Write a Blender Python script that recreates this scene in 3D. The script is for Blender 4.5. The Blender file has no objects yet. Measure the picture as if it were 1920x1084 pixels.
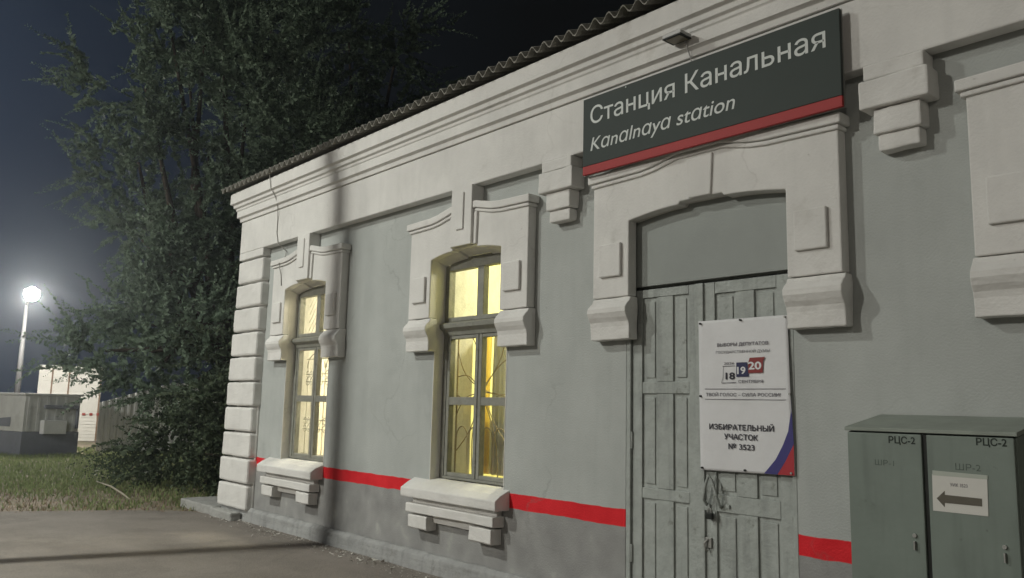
import bpy, bmesh, math, random
import numpy as np
from mathutils import Vector, Matrix
random.seed(7); rng = np.random.default_rng(7)
S = bpy.context.scene
C = S.collection
PI = math.pi

# ------------------------------------------------------------------ camera
cam_d = bpy.data.cameras.new("camera"); cam = bpy.data.objects.new("camera", cam_d); C.objects.link(cam)
cam_d.sensor_fit = 'HORIZONTAL'; cam_d.sensor_width = 36.0; cam_d.lens = 1549.6 / 1920 * 36
cam_d.clip_start = 0.05; cam_d.clip_end = 1000
r = Vector((0.65771244, 0.75287979, 0.02421514)); u = Vector((0.09140937, -0.11168146, 0.98953099)); f = Vector((-0.74770227, 0.64861335, 0.14227456))
M = Matrix(((r.x, u.x, -f.x, 0.0), (r.y, u.y, -f.y, -5.0), (r.z, u.z, -f.z, 1.64), (0, 0, 0, 1)))
cam.matrix_world = M
S.camera = cam

# ------------------------------------------------------------------ night sky
LAMP_LEFT = 780.0      # platform lamp out of frame on the left, lights the facade
LAMP_RIGHT = 120.0      # platform lamp out of frame on the right
LAMP_FAR = 2200.0       # the lit lamp seen in the photograph
LAMP_FILL = 2350.0      # base power of the unseen fill lamps added far behind the camera
SKY = 1.15
HAZE = 0.0021
world = bpy.data.worlds.new("World"); S.world = world; world.use_nodes = True
nt = world.node_tree; nt.nodes.clear()
def N(t, kind, **kw):
    n = t.nodes.new(kind)
    for k, v in kw.items(): setattr(n, k, v)
    return n
wo = N(nt, 'ShaderNodeOutputWorld'); bg = N(nt, 'ShaderNodeBackground'); tc = N(nt, 'ShaderNodeTexCoord')
vm = N(nt, 'ShaderNodeVectorMath', operation='DOT_PRODUCT'); vm.inputs[1].default_value = (-0.93, -0.36, 0.10)
nt.links.new(tc.outputs['Generated'], vm.inputs[0])
rp = N(nt, 'ShaderNodeValToRGB'); nt.links.new(vm.outputs['Value'], rp.inputs['Fac'])
e = rp.color_ramp.elements
e[0].position = 0.45; e[0].color = (0.0028, 0.0031, 0.0033, 1)
e[1].position = 1.0; e[1].color = (0.042, 0.062, 0.105, 1)
for p, c in ((0.70, (0.0045, 0.006, 0.008, 1)), (0.82, (0.010, 0.016, 0.028, 1)), (0.92, (0.024, 0.036, 0.062, 1))):
    k = e.new(p); k.color = c
nt.links.new(rp.outputs['Color'], bg.inputs['Color']); bg.inputs['Strength'].default_value = SKY
nt.links.new(bg.outputs['Background'], wo.inputs['Surface'])

S.view_settings.view_transform = 'Standard'; S.view_settings.look = 'None'
S.view_settings.exposure = 0.0; S.view_settings.gamma = 1.0
S.cycles.use_denoising = True
S.cycles.max_bounces = 8; S.cycles.diffuse_bounces = 4; S.cycles.transparent_max_bounces = 16
S.cycles.sample_clamp_indirect = 4.0
S.cycles.caustics_reflective = False; S.cycles.caustics_refractive = False

# ------------------------------------------------------------------ materials
def mat(name, col, rough=0.85, var=0.08, vscale=3.0, bump=0.0, bscale=60.0, stain=None, metallic=0.0, spec=0.3, streak=0.0):
    m = bpy.data.materials.new(name); m.use_nodes = True
    t = m.node_tree; b = t.nodes['Principled BSDF']
    b.inputs['Roughness'].default_value = rough; b.inputs['Metallic'].default_value = metallic
    b.inputs['Specular IOR Level'].default_value = spec
    co = N(t, 'ShaderNodeTexCoord')
    n1 = N(t, 'ShaderNodeTexNoise'); n1.inputs['Scale'].default_value = vscale; n1.inputs['Detail'].default_value = 6; n1.inputs['Roughness'].default_value = .65
    t.links.new(co.outputs['Object'], n1.inputs['Vector'])
    mr = N(t, 'ShaderNodeMapRange'); mr.inputs[1].default_value = .3; mr.inputs[2].default_value = .7
    mr.inputs[3].default_value = 1 - var; mr.inputs[4].default_value = 1 + var
    t.links.new(n1.outputs['Fac'], mr.inputs[0])
    mx = N(t, 'ShaderNodeMix', data_type='RGBA', blend_type='MULTIPLY'); mx.inputs[0].default_value = 1
    mx.inputs[6].default_value = (*col, 1); t.links.new(mr.outputs[0], mx.inputs[7])
    out = mx.outputs[2]
    if stain:                                   # blotches of another colour: (colour, scale, threshold, amount)
        sc, ss, th, am = stain
        n2 = N(t, 'ShaderNodeTexNoise'); n2.inputs['Scale'].default_value = ss; n2.inputs['Detail'].default_value = 8; n2.inputs['Roughness'].default_value = .7
        t.links.new(co.outputs['Object'], n2.inputs['Vector'])
        m2 = N(t, 'ShaderNodeMapRange'); m2.inputs[1].default_value = th; m2.inputs[2].default_value = th + .08; m2.inputs[3].default_value = 0; m2.inputs[4].default_value = am
        t.links.new(n2.outputs['Fac'], m2.inputs[0])
        mx2 = N(t, 'ShaderNodeMix', data_type='RGBA'); t.links.new(m2.outputs[0], mx2.inputs[0]); t.links.new(out, mx2.inputs[6]); mx2.inputs[7].default_value = (*sc, 1)
        out = mx2.outputs[2]
    if streak:
        mp = N(t, 'ShaderNodeMapping'); mp.inputs['Scale'].default_value = (7, 7, .55); t.links.new(co.outputs['Object'], mp.inputs['Vector'])
        n4 = N(t, 'ShaderNodeTexNoise'); n4.inputs['Scale'].default_value = 1.6; n4.inputs['Detail'].default_value = 6; t.links.new(mp.outputs[0], n4.inputs['Vector'])
        r4 = N(t, 'ShaderNodeMapRange'); r4.inputs[1].default_value = .50; r4.inputs[2].default_value = .72; r4.inputs[3].default_value = 1; r4.inputs[4].default_value = 1 - streak
        t.links.new(n4.outputs['Fac'], r4.inputs[0])
        x4 = N(t, 'ShaderNodeMix', data_type='RGBA', blend_type='MULTIPLY'); x4.inputs[0].default_value = 1; t.links.new(out, x4.inputs[6]); t.links.new(r4.outputs[0], x4.inputs[7])
        n5 = N(t, 'ShaderNodeTexNoise'); n5.inputs['Scale'].default_value = 16; n5.inputs['Detail'].default_value = 7; n5.inputs['Roughness'].default_value = .7; t.links.new(co.outputs['Object'], n5.inputs['Vector'])
        r5 = N(t, 'ShaderNodeMapRange'); r5.inputs[1].default_value = .665; r5.inputs[2].default_value = .70; r5.inputs[3].default_value = 0; r5.inputs[4].default_value = .55
        t.links.new(n5.outputs['Fac'], r5.inputs[0])
        x5 = N(t, 'ShaderNodeMix', data_type='RGBA'); t.links.new(r5.outputs[0], x5.inputs[0]); t.links.new(x4.outputs[2], x5.inputs[6]); x5.inputs[7].default_value = (col[0] * .55, col[1] * .54, col[2] * .52, 1)
        out = x5.outputs[2]
    t.links.new(out, b.inputs['Base Color'])
    if bump:
        n3 = N(t, 'ShaderNodeTexNoise'); n3.inputs['Scale'].default_value = bscale; n3.inputs['Detail'].default_value = 5
        t.links.new(co.outputs['Object'], n3.inputs['Vector'])
        bp = N(t, 'ShaderNodeBump'); bp.inputs['Strength'].default_value = bump; bp.inputs['Distance'].default_value = .02
        t.links.new(n3.outputs['Fac'], bp.inputs['Height']); t.links.new(bp.outputs['Normal'], b.inputs['Normal'])
    m['out'] = 0
    return m
def emis(name, col, strength):
    m = bpy.data.materials.new(name); m.use_nodes = True
    b = m.node_tree.nodes['Principled BSDF']; b.inputs['Base Color'].default_value = (.8, .8, .8, 1)
    b.inputs['Emission Color'].default_value = (*col, 1); b.inputs['Emission Strength'].default_value = strength
    return m

WHITE = mat("white_limewash", (.70, .69, .665), streak=.045, var=.08, vscale=2.2, bump=.2, bscale=50, stain=((.45, .43, .39), 1.6, .60, .35))
DOOR = mat("old_grey_green_paint", (.37, .395, .375), streak=.30, rough=.6, var=.14, vscale=9, bump=.35, bscale=30, stain=((.14, .15, .12), 7, .60, .6))
FRAMEP = mat("worn_window_paint", (.24, .24, .21), rough=.6, var=.15, vscale=12, bump=.3, bscale=40, stain=((.12, .10, .07), 9, .60, .6))
PANEL = mat("grey_board_paint", (.28, .30, .285), rough=.55, var=.05, vscale=3, bump=.05)
PLINTH = mat("painted_plinth", (.33, .335, .33), streak=.2, var=.14, vscale=4, bump=.5, bscale=25, stain=((.20, .19, .17), 3, .57, .6))
CONCRETE = mat("concrete", (.34, .34, .325), var=.15, vscale=5, bump=.5, bscale=25, stain=((.2, .2, .18), 4, .58, .5))
SLATE = mat("asbestos_sheet", (.26, .25, .22), var=.2, vscale=6, bump=.4, bscale=40, stain=((.10, .11, .07), 3, .55, .6))
SIGN = mat("sign_grey_green", (.042, .054, .049), rough=.6, var=.06, vscale=1.2, spec=.2)
SIGNRED = mat("sign_red", (.36, .035, .035), rough=.6, var=.05)
LETTER = mat("sign_lettering", (.62, .65, .63), rough=.5, var=.02)
VINYL = mat("vinyl_banner", (.69, .69, .70), rough=.5, var=.05, vscale=3, bump=.5, bscale=4.5)
INK = mat("dark_ink", (.035, .033, .045), rough=.6, var=.1)
INKGREY = mat("grey_ink", (.13, .12, .14), rough=.6, var=.1)
BLUE = mat("banner_blue", (.055, .05, .19), rough=.5, var=.05)
NAVY = mat("banner_navy", (.028, .03, .085), rough=.5, var=.05)
RED = mat("banner_red", (.40, .035, .045), rough=.5, var=.05)
DRED = mat("banner_dark_red", (.24, .035, .035), rough=.5, var=.05)
CAB = mat("cabinet_green_grey", (.185, .222, .195), streak=.22, rough=.5, var=.07, vscale=4, bump=.06, bscale=20, stain=((.09, .11, .09), 5, .63, .5), spec=.4)
DARK = mat("dark_metal", (.025, .027, .025), rough=.5, var=.2, metallic=.3)
STEEL = mat("worn_steel", (.35, .35, .33), rough=.45, var=.2, metallic=.6)
PAPER = mat("paper", (.62, .61, .57), rough=.8, var=.03)
ARROW = mat("printed_grey", (.115, .105, .085), rough=.8, var=.15)
FADED = mat("faded_stencil", (.10, .125, .105), rough=.6, var=.3, vscale=40)
POLE = mat("galvanised_pole", (.50, .50, .49), rough=.5, var=.08, vscale=3)
BARK = mat("bark", (.075, .06, .045), var=.3, vscale=8, bump=.6, bscale=20)
GRILLE = mat("painted_bars", (.62, .60, .54), rough=.5, var=.1)
GRILLEY = mat("brown_bars", (.33, .26, .14), rough=.5, var=.1)

def leafmat(name, a, b_):
    m = bpy.data.materials.new(name); m.use_nodes = True
    t = m.node_tree; b = t.nodes['Principled BSDF']; b.inputs['Roughness'].default_value = .6; b.inputs['Specular IOR Level'].default_value = .25
    g = N(t, 'ShaderNodeNewGeometry'); rp = N(t, 'ShaderNodeValToRGB'); t.links.new(g.outputs['Random Per Island'], rp.inputs[0])
    rp.color_ramp.elements[0].color = (*a, 1); rp.color_ramp.elements[1].color = (*b_, 1)
    t.links.new(rp.outputs[0], b.inputs['Base Color'])
    tr = N(t, 'ShaderNodeBsdfTranslucent'); t.links.new(rp.outputs[0], tr.inputs['Color'])
    mx = N(t, 'ShaderNodeMixShader'); mx.inputs[0].default_value = .25
    t.links.new(b.outputs[0], mx.inputs[1]); t.links.new(tr.outputs[0], mx.inputs[2])
    t.links.new(mx.outputs[0], t.nodes['Material Output'].inputs['Surface'])
    return m
LEAF = leafmat("elm_leaf", (.115, .165, .115), (.28, .37, .265))
LEAF2 = leafmat("dark_leaf", (.05, .075, .045), (.12, .155, .09))
BLADE = leafmat("grass_blade", (.13, .185, .07), (.31, .37, .16))
DRY = leafmat("dry_grass", (.19, .145, .10), (.36, .28, .19))

# facade paint: pale grey above, red stripe, dark grey dado (painted bands, bounded by height with a wavy brush edge)
def facade_material():
    m = mat("facade_paint", (.425, .445, .43), streak=.04, var=.09, vscale=1.5, bump=.22, bscale=70, stain=((.33, .345, .335), .8, .56, .45))
    t = m.node_tree; b = t.nodes['Principled BSDF']
    base = b.inputs['Base Color'].links[0].from_socket
    co = N(t, 'ShaderNodeTexCoord'); sp = N(t, 'ShaderNodeSeparateXYZ'); t.links.new(co.outputs['Object'], sp.inputs[0])
    nz = N(t, 'ShaderNodeTexNoise'); nz.inputs['Scale'].default_value = 4.5; nz.inputs['Detail'].default_value = 5; t.links.new(co.outputs['Object'], nz.inputs['Vector'])
    ma = N(t, 'ShaderNodeMath', operation='MULTIPLY_ADD'); ma.inputs[1].default_value = .034; t.links.new(nz.outputs['Fac'], ma.inputs[0]); t.links.new(sp.outputs['Z'], ma.inputs[2])
    def step(z):
        q = N(t, 'ShaderNodeMapRange'); q.inputs[1].default_value = z; q.inputs[2].default_value = z + .006
        t.links.new(ma.outputs[0], q.inputs[0]); return q.outputs[0]
    dn = N(t, 'ShaderNodeTexNoise'); dn.inputs['Scale'].default_value = 4; dn.inputs['Detail'].default_value = 7; t.links.new(co.outputs['Object'], dn.inputs['Vector'])
    dr = N(t, 'ShaderNodeValToRGB'); t.links.new(dn.outputs['Fac'], dr.inputs[0])
    dr.color_ramp.elements[0].position = .35; dr.color_ramp.elements[0].color = (.25, .25, .245, 1); dr.color_ramp.elements[1].position = .62; dr.color_ramp.elements[1].color = (.32, .32, .312, 1)
    k_ = dr.color_ramp.elements.new(.70); k_.color = (.40, .40, .38, 1)
    rr = N(t, 'ShaderNodeValToRGB'); t.links.new(dn.outputs['Fac'], rr.inputs[0])
    rr.color_ramp.elements[0].position = .35; rr.color_ramp.elements[0].color = (.62, .014, .022, 1); rr.color_ramp.elements[1].position = .7; rr.color_ramp.elements[1].color = (.74, .026, .035, 1)
    m1 = N(t, 'ShaderNodeMix', data_type='RGBA'); t.links.new(step(.766), m1.inputs[0]); t.links.new(dr.outputs[0], m1.inputs[6]); t.links.new(rr.outputs[0], m1.inputs[7])
    m2 = N(t, 'ShaderNodeMix', data_type='RGBA'); t.links.new(step(.896), m2.inputs[0]); t.links.new(m1.outputs[2], m2.inputs[6]); t.links.new(base, m2.inputs[7])
    t.links.new(m2.outputs[2], b.inputs['Base Color'])
    return m
FACADE = facade_material()
def hairlines(m, scale, amount, col):
    t = m.node_tree; b = t.nodes['Principled BSDF']; base = b.inputs['Base Color'].links[0].from_socket
    co = N(t, 'ShaderNodeTexCoord'); nz = N(t, 'ShaderNodeTexNoise'); nz.inputs['Scale'].default_value = 2.2; nz.inputs['Detail'].default_value = 6; t.links.new(co.outputs['Object'], nz.inputs['Vector'])
    ad = N(t, 'ShaderNodeMix', data_type='RGBA', blend_type='ADD'); ad.inputs[0].default_value = .7; t.links.new(co.outputs['Object'], ad.inputs[6]); t.links.new(nz.outputs['Color'], ad.inputs[7])
    vo = N(t, 'ShaderNodeTexVoronoi', feature='DISTANCE_TO_EDGE'); vo.inputs['Scale'].default_value = scale; t.links.new(ad.outputs[2], vo.inputs['Vector'])
    mr = N(t, 'ShaderNodeMapRange'); mr.inputs[1].default_value = 0; mr.inputs[2].default_value = .009; mr.inputs[3].default_value = amount; mr.inputs[4].default_value = 0; t.links.new(vo.outputs['Distance'], mr.inputs[0])
    mk = N(t, 'ShaderNodeTexNoise'); mk.inputs['Scale'].default_value = .7; t.links.new(co.outputs['Object'], mk.inputs['Vector'])
    mm = N(t, 'ShaderNodeMapRange'); mm.inputs[1].default_value = .52; mm.inputs[2].default_value = .60; t.links.new(mk.outputs['Fac'], mm.inputs[0])
    mu = N(t, 'ShaderNodeMath', operation='MULTIPLY'); t.links.new(mr.outputs[0], mu.inputs[0]); t.links.new(mm.outputs[0], mu.inputs[1])
    mx = N(t, 'ShaderNodeMix', data_type='RGBA'); t.links.new(mu.outputs[0], mx.inputs[0]); t.links.new(base, mx.inputs[6]); mx.inputs[7].default_value = (*col, 1)
    t.links.new(mx.outputs[2], b.inputs['Base Color'])
hairlines(FACADE, .8, .26, (.16, .16, .15)); hairlines(WHITE, .9, .2, (.30, .28, .25))

def glass_material():
    m = bpy.data.materials.new("window_glass"); m.use_nodes = True; t = m.node_tree; t.nodes.clear()
    o = N(t, 'ShaderNodeOutputMaterial'); a = N(t, 'ShaderNodeBsdfTransparent'); g = N(t, 'ShaderNodeBsdfGlossy'); g.inputs['Roughness'].default_value = .05
    a.inputs['Color'].default_value = (.90, .92, .86, 1)
    d = N(t, 'ShaderNodeBsdfDiffuse'); d.inputs['Color'].default_value = (.45, .43, .36, 1)
    nz = N(t, 'ShaderNodeTexNoise'); nz.inputs['Scale'].default_value = 5; nz.inputs['Detail'].default_value = 6
    mr = N(t, 'ShaderNodeMapRange'); mr.inputs[1].default_value = .4; mr.inputs[2].default_value = .75; mr.inputs[3].default_value = .02; mr.inputs[4].default_value = .16
    t.links.new(nz.outputs['Fac'], mr.inputs[0])
    x0 = N(t, 'ShaderNodeMixShader'); t.links.new(mr.outputs[0], x0.inputs[0]); t.links.new(a.outputs[0], x0.inputs[1]); t.links.new(d.outputs[0], x0.inputs[2])
    x = N(t, 'ShaderNodeMixShader'); x.inputs[0].default_value = .07; t.links.new(x0.outputs[0], x.inputs[1]); t.links.new(g.outputs[0], x.inputs[2])
    t.links.new(x.outputs[0], o.inputs['Surface'])
    return m
GLASS = glass_material()
def cloth(name, col, trans=.5):
    m = bpy.data.materials.new(name); m.use_nodes = True; t = m.node_tree
    b = t.nodes['Principled BSDF']; b.inputs['Base Color'].default_value = (*col, 1); b.inputs['Roughness'].default_value = .9
    tr = N(t, 'ShaderNodeBsdfTranslucent'); tr.inputs['Color'].default_value = (*col, 1)
    mx = N(t, 'ShaderNodeMixShader'); mx.inputs[0].default_value = trans
    t.links.new(b.outputs[0], mx.inputs[1]); t.links.new(tr.outputs[0], mx.inputs[2]); t.links.new(mx.outputs[0], t.nodes['Material Output'].inputs['Surface'])
    return m
CURT_CREAM = cloth("cream_curtain", (.86, .82, .70)); CURT_YEL = cloth("amber_curtain", (.80, .60, .16)); CURT_PALE = cloth("pale_net", (.40, .39, .34), .22)
ROOM_Y = mat("yellow_room", (.80, .77, .47), var=.03); ROOM_C = mat("cream_room", (.86, .84, .76), var=.03)

# ------------------------------------------------------------------ mesh helpers
def link(name, me, m, parent=None, bevel=0.0, smooth=False):
    o = bpy.data.objects.new(name, me); C.objects.link(o)
    if m: me.materials.append(m)
    if parent: o.parent = parent
    if bevel:
        b = o.modifiers.new("bevel", 'BEVEL'); b.width = bevel; b.segments = 2; b.limit_method = 'ANGLE'; b.angle_limit = math.radians(40)
    if smooth:
        for p in me.polygons: p.use_smooth = True
    return o
class MB:
    def __init__(s): s.bm = bmesh.new()
    def box(s, x0, x1, y0, y1, z0, z1):
        v = [s.bm.verts.new(p) for p in ((x0, y0, z0), (x1, y0, z0), (x1, y1, z0), (x0, y1, z0), (x0, y0, z1), (x1, y0, z1), (x1, y1, z1), (x0, y1, z1))]
        for q in ((0, 3, 2, 1), (4, 5, 6, 7), (0, 1, 5, 4), (1, 2, 6, 5), (2, 3, 7, 6), (3, 0, 4, 7)): s.bm.faces.new([v[i] for i in q])
        return v
    def prism_y(s, pts, y0, y1):        # outline in (x, z), pushed along y
        a = [s.bm.verts.new((x, y0, z)) for x, z in pts]; b = [s.bm.verts.new((x, y1, z)) for x, z in pts]
        n = len(pts); s.bm.faces.new(a); s.bm.faces.new(b[::-1])
        for i in range(n): s.bm.faces.new((a[i], b[i], b[(i + 1) % n], a[(i + 1) % n]))
    def prism_x(s, pts, x0, x1):        # outline in (y, z), pushed along x
        a = [s.bm.verts.new((x0, y, z)) for y, z in pts]; b = [s.bm.verts.new((x1, y, z)) for y, z in pts]
        n = len(pts); s.bm.faces.new(a); s.bm.faces.new(b[::-1])
        for i in range(n): s.bm.faces.new((a[i], b[i], b[(i + 1) % n], a[(i + 1) % n]))
    def prism_z(s, pts, z0, z1):
        a = [s.bm.verts.new((x, y, z0)) for x, y in pts]; b = [s.bm.verts.new((x, y, z1)) for x, y in pts]
        n = len(pts); s.bm.faces.new(a); s.bm.faces.new(b[::-1])
        for i in range(n): s.bm.faces.new((a[i], b[i], b[(i + 1) % n], a[(i + 1) % n]))
    def quad(s, *p): s.bm.faces.new([s.bm.verts.new(q) for q in p])
    def tube(s, pts, rad, n=8, cap=True):
        pts = [Vector(p) for p in pts]; rs = rad if isinstance(rad, (list, tuple)) else [rad] * len(pts)
        rings = []; ref = Vector((0, 0, 1)) if abs((pts[-1] - pts[0]).normalized().z) < .9 else Vector((1, 0, 0))
        for i, p in enumerate(pts):
            d = (pts[min(i + 1, len(pts) - 1)] - pts[max(i - 1, 0)]).normalized()
            a = d.cross(ref).normalized(); b = d.cross(a)
            rings.append([s.bm.verts.new(p + (a * math.cos(2 * PI * k / n) + b * math.sin(2 * PI * k / n)) * rs[i]) for k in range(n)])
        for q, w in zip(rings, rings[1:]):
            for k in range(n): s.bm.faces.new((q[k], q[(k + 1) % n], w[(k + 1) % n], w[k]))
        if cap: s.bm.faces.new(rings[0][::-1]); s.bm.faces.new(rings[-1])
    def build(s, name, m, parent=None, bevel=0.0, smooth=False):
        bmesh.ops.recalc_face_normals(s.bm, faces=s.bm.faces[:])
        me = bpy.data.meshes.new(name); s.bm.to_mesh(me); s.bm.free()
        return link(name, me, m, parent, bevel, smooth)
def tag(o, label, cat, group=None, kind=None):
    if label: o['label'] = label
    if cat: o['category'] = cat
    if group: o['group'] = group
    if kind: o['kind'] = kind
    return o
def thing(name, label, cat, loc=(0, 0, 0), group=None):
    o = bpy.data.objects.new(name, None); C.objects.link(o); o.location = loc; o.empty_display_size = .2
    return tag(o, label, cat, group)
def under(o, parent):                    # keep world place when the parent Empty sits elsewhere
    o.parent = parent; o.matrix_parent_inverse = Matrix.Translation(-Vector(parent.location)); return o
def refill(me):                          # fill glyph outlines by the even-odd rule (the built-in fill drops pieces of some letters)
    from mathutils.geometry import delaunay_2d_cdt
    vs = [Vector((v.co.x, v.co.y)) for v in me.vertices]; es = [tuple(e_.vertices) for e_ in me.edges]
    P, _, T, *_r = delaunay_2d_cdt(vs, es, [], 0, 1e-6)
    a = np.array([(vs[i].x, vs[i].y, vs[j].x, vs[j].y) for i, j in es]); keep = []
    for t_ in T:
        c = (P[t_[0]] + P[t_[1]] + P[t_[2]]) / 3
        cr = (a[:, 1] > c.y) != (a[:, 3] > c.y); q = a[cr]
        if int((q[:, 0] + (c.y - q[:, 1]) / (q[:, 3] - q[:, 1]) * (q[:, 2] - q[:, 0]) > c.x).sum()) % 2: keep.append(tuple(t_))
    m2 = bpy.data.meshes.new(me.name); m2.from_pydata([(p.x, p.y, 0) for p in P], [], keep); return m2
LIDP = mat('lid_lit_from_above', (.27, .30, .265), rough=.7, var=.12, vscale=5)  # cabinet lid: paler than the body, light from above put into its colour
def text(s, x0, x1, z, y, m, name, parent, bold=0.0, shear=0.0, height=None, extr=.0008, track=1.0):
    cu = bpy.data.curves.new(name, 'FONT'); cu.body = s; cu.size = 1; cu.shear = shear; cu.fill_mode = 'NONE'; cu.space_character = track
    cu.resolution_u = 6
    t = bpy.data.objects.new(name, cu); C.objects.link(t)
    dg = bpy.context.evaluated_depsgraph_get(); dg.update()
    me = bpy.data.meshes.new_from_object(t.evaluated_get(dg))
    bpy.data.objects.remove(t)
    me = refill(me)
    co = np.zeros(len(me.vertices) * 3); me.vertices.foreach_get('co', co); co = co.reshape(-1, 3)
    mn, mx = co.min(0), co.max(0)
    sx = (x1 - x0) / (mx[0] - mn[0]); sz = height / .73 if height else sx
    if bold:                                  # heavier strokes: the same outline laid again a hair to either side
        tri = [tuple(p.vertices) for p in me.polygons]; nv_ = len(co); cs, fs = [], []
        for q, (dx, dz) in enumerate(((0, 0), (-bold, 0), (bold, 0), (0, bold), (0, -bold))):
            c2 = co.copy(); c2[:, 0] += dx; c2[:, 1] += dz; c2[:, 2] = .0001 * q; cs.append(c2); fs += [tuple(i + q * nv_ for i in p) for p in tri]
        co = np.concatenate(cs); me = bpy.data.meshes.new(name); me.from_pydata([tuple(v) for v in co], [], fs)
        mn, mx = co.min(0), co.max(0); sx = (x1 - x0) / (mx[0] - mn[0])
    out = np.zeros_like(co); out[:, 0] = x0 + (co[:, 0] - mn[0]) * sx; out[:, 1] = y - co[:, 2] if bold else y; out[:, 2] = z + co[:, 1] * sz
    me.vertices.foreach_set('co', out.ravel()); me.materials.clear(); me.update()
    o = link(name, me, m); under(o, parent); return o

GZ = .02
# ================================================================== THE STATION BUILDING
B = thing("station_building", "long single storey station building with grey walls, white trim and red stripe", "building", (-4, 0, GZ))
LUMPS = bpy.data.textures.new("plaster_lumps", 'CLOUDS'); LUMPS.noise_scale = .16; LUMPS.noise_depth = 3
def lumpy(o, strength=.018, levels=3):
    a = o.modifiers.new("fine", 'SUBSURF'); a.subdivision_type = 'SIMPLE'; a.levels = levels; a.render_levels = levels
    d = o.modifiers.new("lumps", 'DISPLACE'); d.texture = LUMPS; d.texture_coords = 'GLOBAL'; d.strength = strength; d.mid_level = .5
def part(mb, name, m, bevel=0.0, smooth=False, parent=None):
    o = mb.build(name, m, None, bevel, smooth)
    if name in ('sill', 'corner_block', 'console', 'bracket'): lumpy(o)
    if name == 'plinth': lumpy(o, .03, 5)
    under(o, B) if parent is None else None
    if parent is not None:
        o.parent = parent; o.matrix_parent_inverse = parent.matrix_world.inverted() if False else Matrix.Identity(4)
    return o
XL, XR, YB = -11.84, 3.0, 8.0
WIN = [(-9.74, 'c'), (-6.385, 'y')]; W3 = -0.765; DX0, DX1 = -4.36, -2.90
HW = .575; WZ0, WZ1 = .90, 3.26
def wall_grid(mb, x0, x1, z0, z1, holes, y0, y1):
    xs = sorted({x0, x1, *[h[0] for h in holes], *[h[1] for h in holes]}); zs = sorted({z0, z1, *[h[2] for h in holes], *[h[3] for h in holes]})
    V = {}
    def v(x, y, z):
        k = (round(x, 4), y, round(z, 4))
        if k not in V: V[k] = mb.bm.verts.new((x, y, z))
        return V[k]
    solid = lambda xa, xb, za, zb: not any(h[0] <= xa and xb <= h[1] and h[2] <= za and zb <= h[3] for h in holes)
    nx, nz = len(xs) - 1, len(zs) - 1
    g = [[solid(xs[i], xs[i + 1], zs[j], zs[j + 1]) for j in range(nz)] for i in range(nx)]
    at = lambda i, j: 0 <= i < nx and 0 <= j < nz and g[i][j]
    for i in range(nx):
        for j in range(nz):
            if not g[i][j]: continue
            a, b, c, d = xs[i], xs[i + 1], zs[j], zs[j + 1]
            mb.bm.faces.new((v(a, y0, c), v(b, y0, c), v(b, y0, d), v(a, y0, d))); mb.bm.faces.new((v(a, y1, c), v(a, y1, d), v(b, y1, d), v(b, y1, c)))
            if not at(i - 1, j): mb.bm.faces.new((v(a, y0, c), v(a, y0, d), v(a, y1, d), v(a, y1, c)))
            if not at(i + 1, j): mb.bm.faces.new((v(b, y0, c), v(b, y1, c), v(b, y1, d), v(b, y0, d)))
            if not at(i, j - 1): mb.bm.faces.new((v(a, y0, c), v(a, y1, c), v(b, y1, c), v(b, y0, c)))
            if not at(i, j + 1): mb.bm.faces.new((v(a, y0, d), v(b, y0, d), v(b, y1, d), v(a, y1, d)))
mb = MB()
wall_grid(mb, XL + .03, XR, GZ - .1, 4.62, [(c - HW, c + HW, WZ0, WZ1) for c, _ in WIN] + [(W3 - HW, W3 + HW, WZ0, WZ1), (DX0, DX1, GZ - .02, 3.25)], 0, .5)
w = part(mb, "wall", FACADE)
# give the facade its object coordinates in metres of height (the wall's origin sits at the world's origin)
mb = MB(); mb.box(XL + .03, XL + .43, .505, YB, GZ - .1, 4.62); mb.box(XL + .43, XR, YB - .4, YB, GZ - .1, 4.62); mb.box(XR - .4, XR, .505, YB - .405, GZ - .1, 4.62)
o = part(mb, "wall", FACADE)
# plinth
mb = MB()
for a, b in ((XL - .12, DX0 - .05), (DX1 + .05, XR)): mb.prism_x([(-.085, GZ - .05), (-.075, .165), (-.04, .195), (.0, .20), (.0, GZ - .05)], a, b)
part(mb, "plinth", PLINTH, .012)
mb = MB(); mb.box(DX0 - .048, DX1 + .048, -.07, .3, GZ - .05, GZ + .03); part(mb, "door_step", CONCRETE, .01)
# fascia band over the facade, with brackets cut to depth
mb = MB(); mb.box(XL, XR, -.12, .0, 3.808, 4.285); part(mb, "fascia", WHITE, .012)
prof = [(-.12, 4.287), (-.140, 4.287), (-.146, 4.335), (-.172, 4.35), (-.18, 4.352), (-.18, 4.448), (-.192, 4.46), (-.196, 4.485), (-.222, 4.50), (-.228, 4.540), (-.252, 4.552), (-.262, 4.556), (-.262, 4.712), (.3, 4.712), (.3, 4.287)]
mb = MB()                                     # cornice, returned round the left corner
a = [mb.bm.verts.new((XR, y, z)) for y, z in prof]
def corner(y, z): q = -.12 - y; return (XL - q if y < 0 else XL + .42, y, z)
b = [mb.bm.verts.new(corner(y, z)) for y, z in prof]
c_ = [mb.bm.verts.new((corner(y, z)[0], YB, z)) for y, z in prof]
n = len(prof)
for i in range(n):
    mb.bm.faces.new((a[i], b[i], b[(i + 1) % n], a[(i + 1) % n])); mb.bm.faces.new((b[i], c_[i], c_[(i + 1) % n], b[(i + 1) % n]))
mb.bm.faces.new(a); mb.bm.faces.new(c_[::-1])
part(mb, "cornice", WHITE, .004)
mb = MB(); mb.box(XL, XL + .03, .003, YB, 3.808, 4.285); part(mb, "fascia", WHITE, .008)
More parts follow.
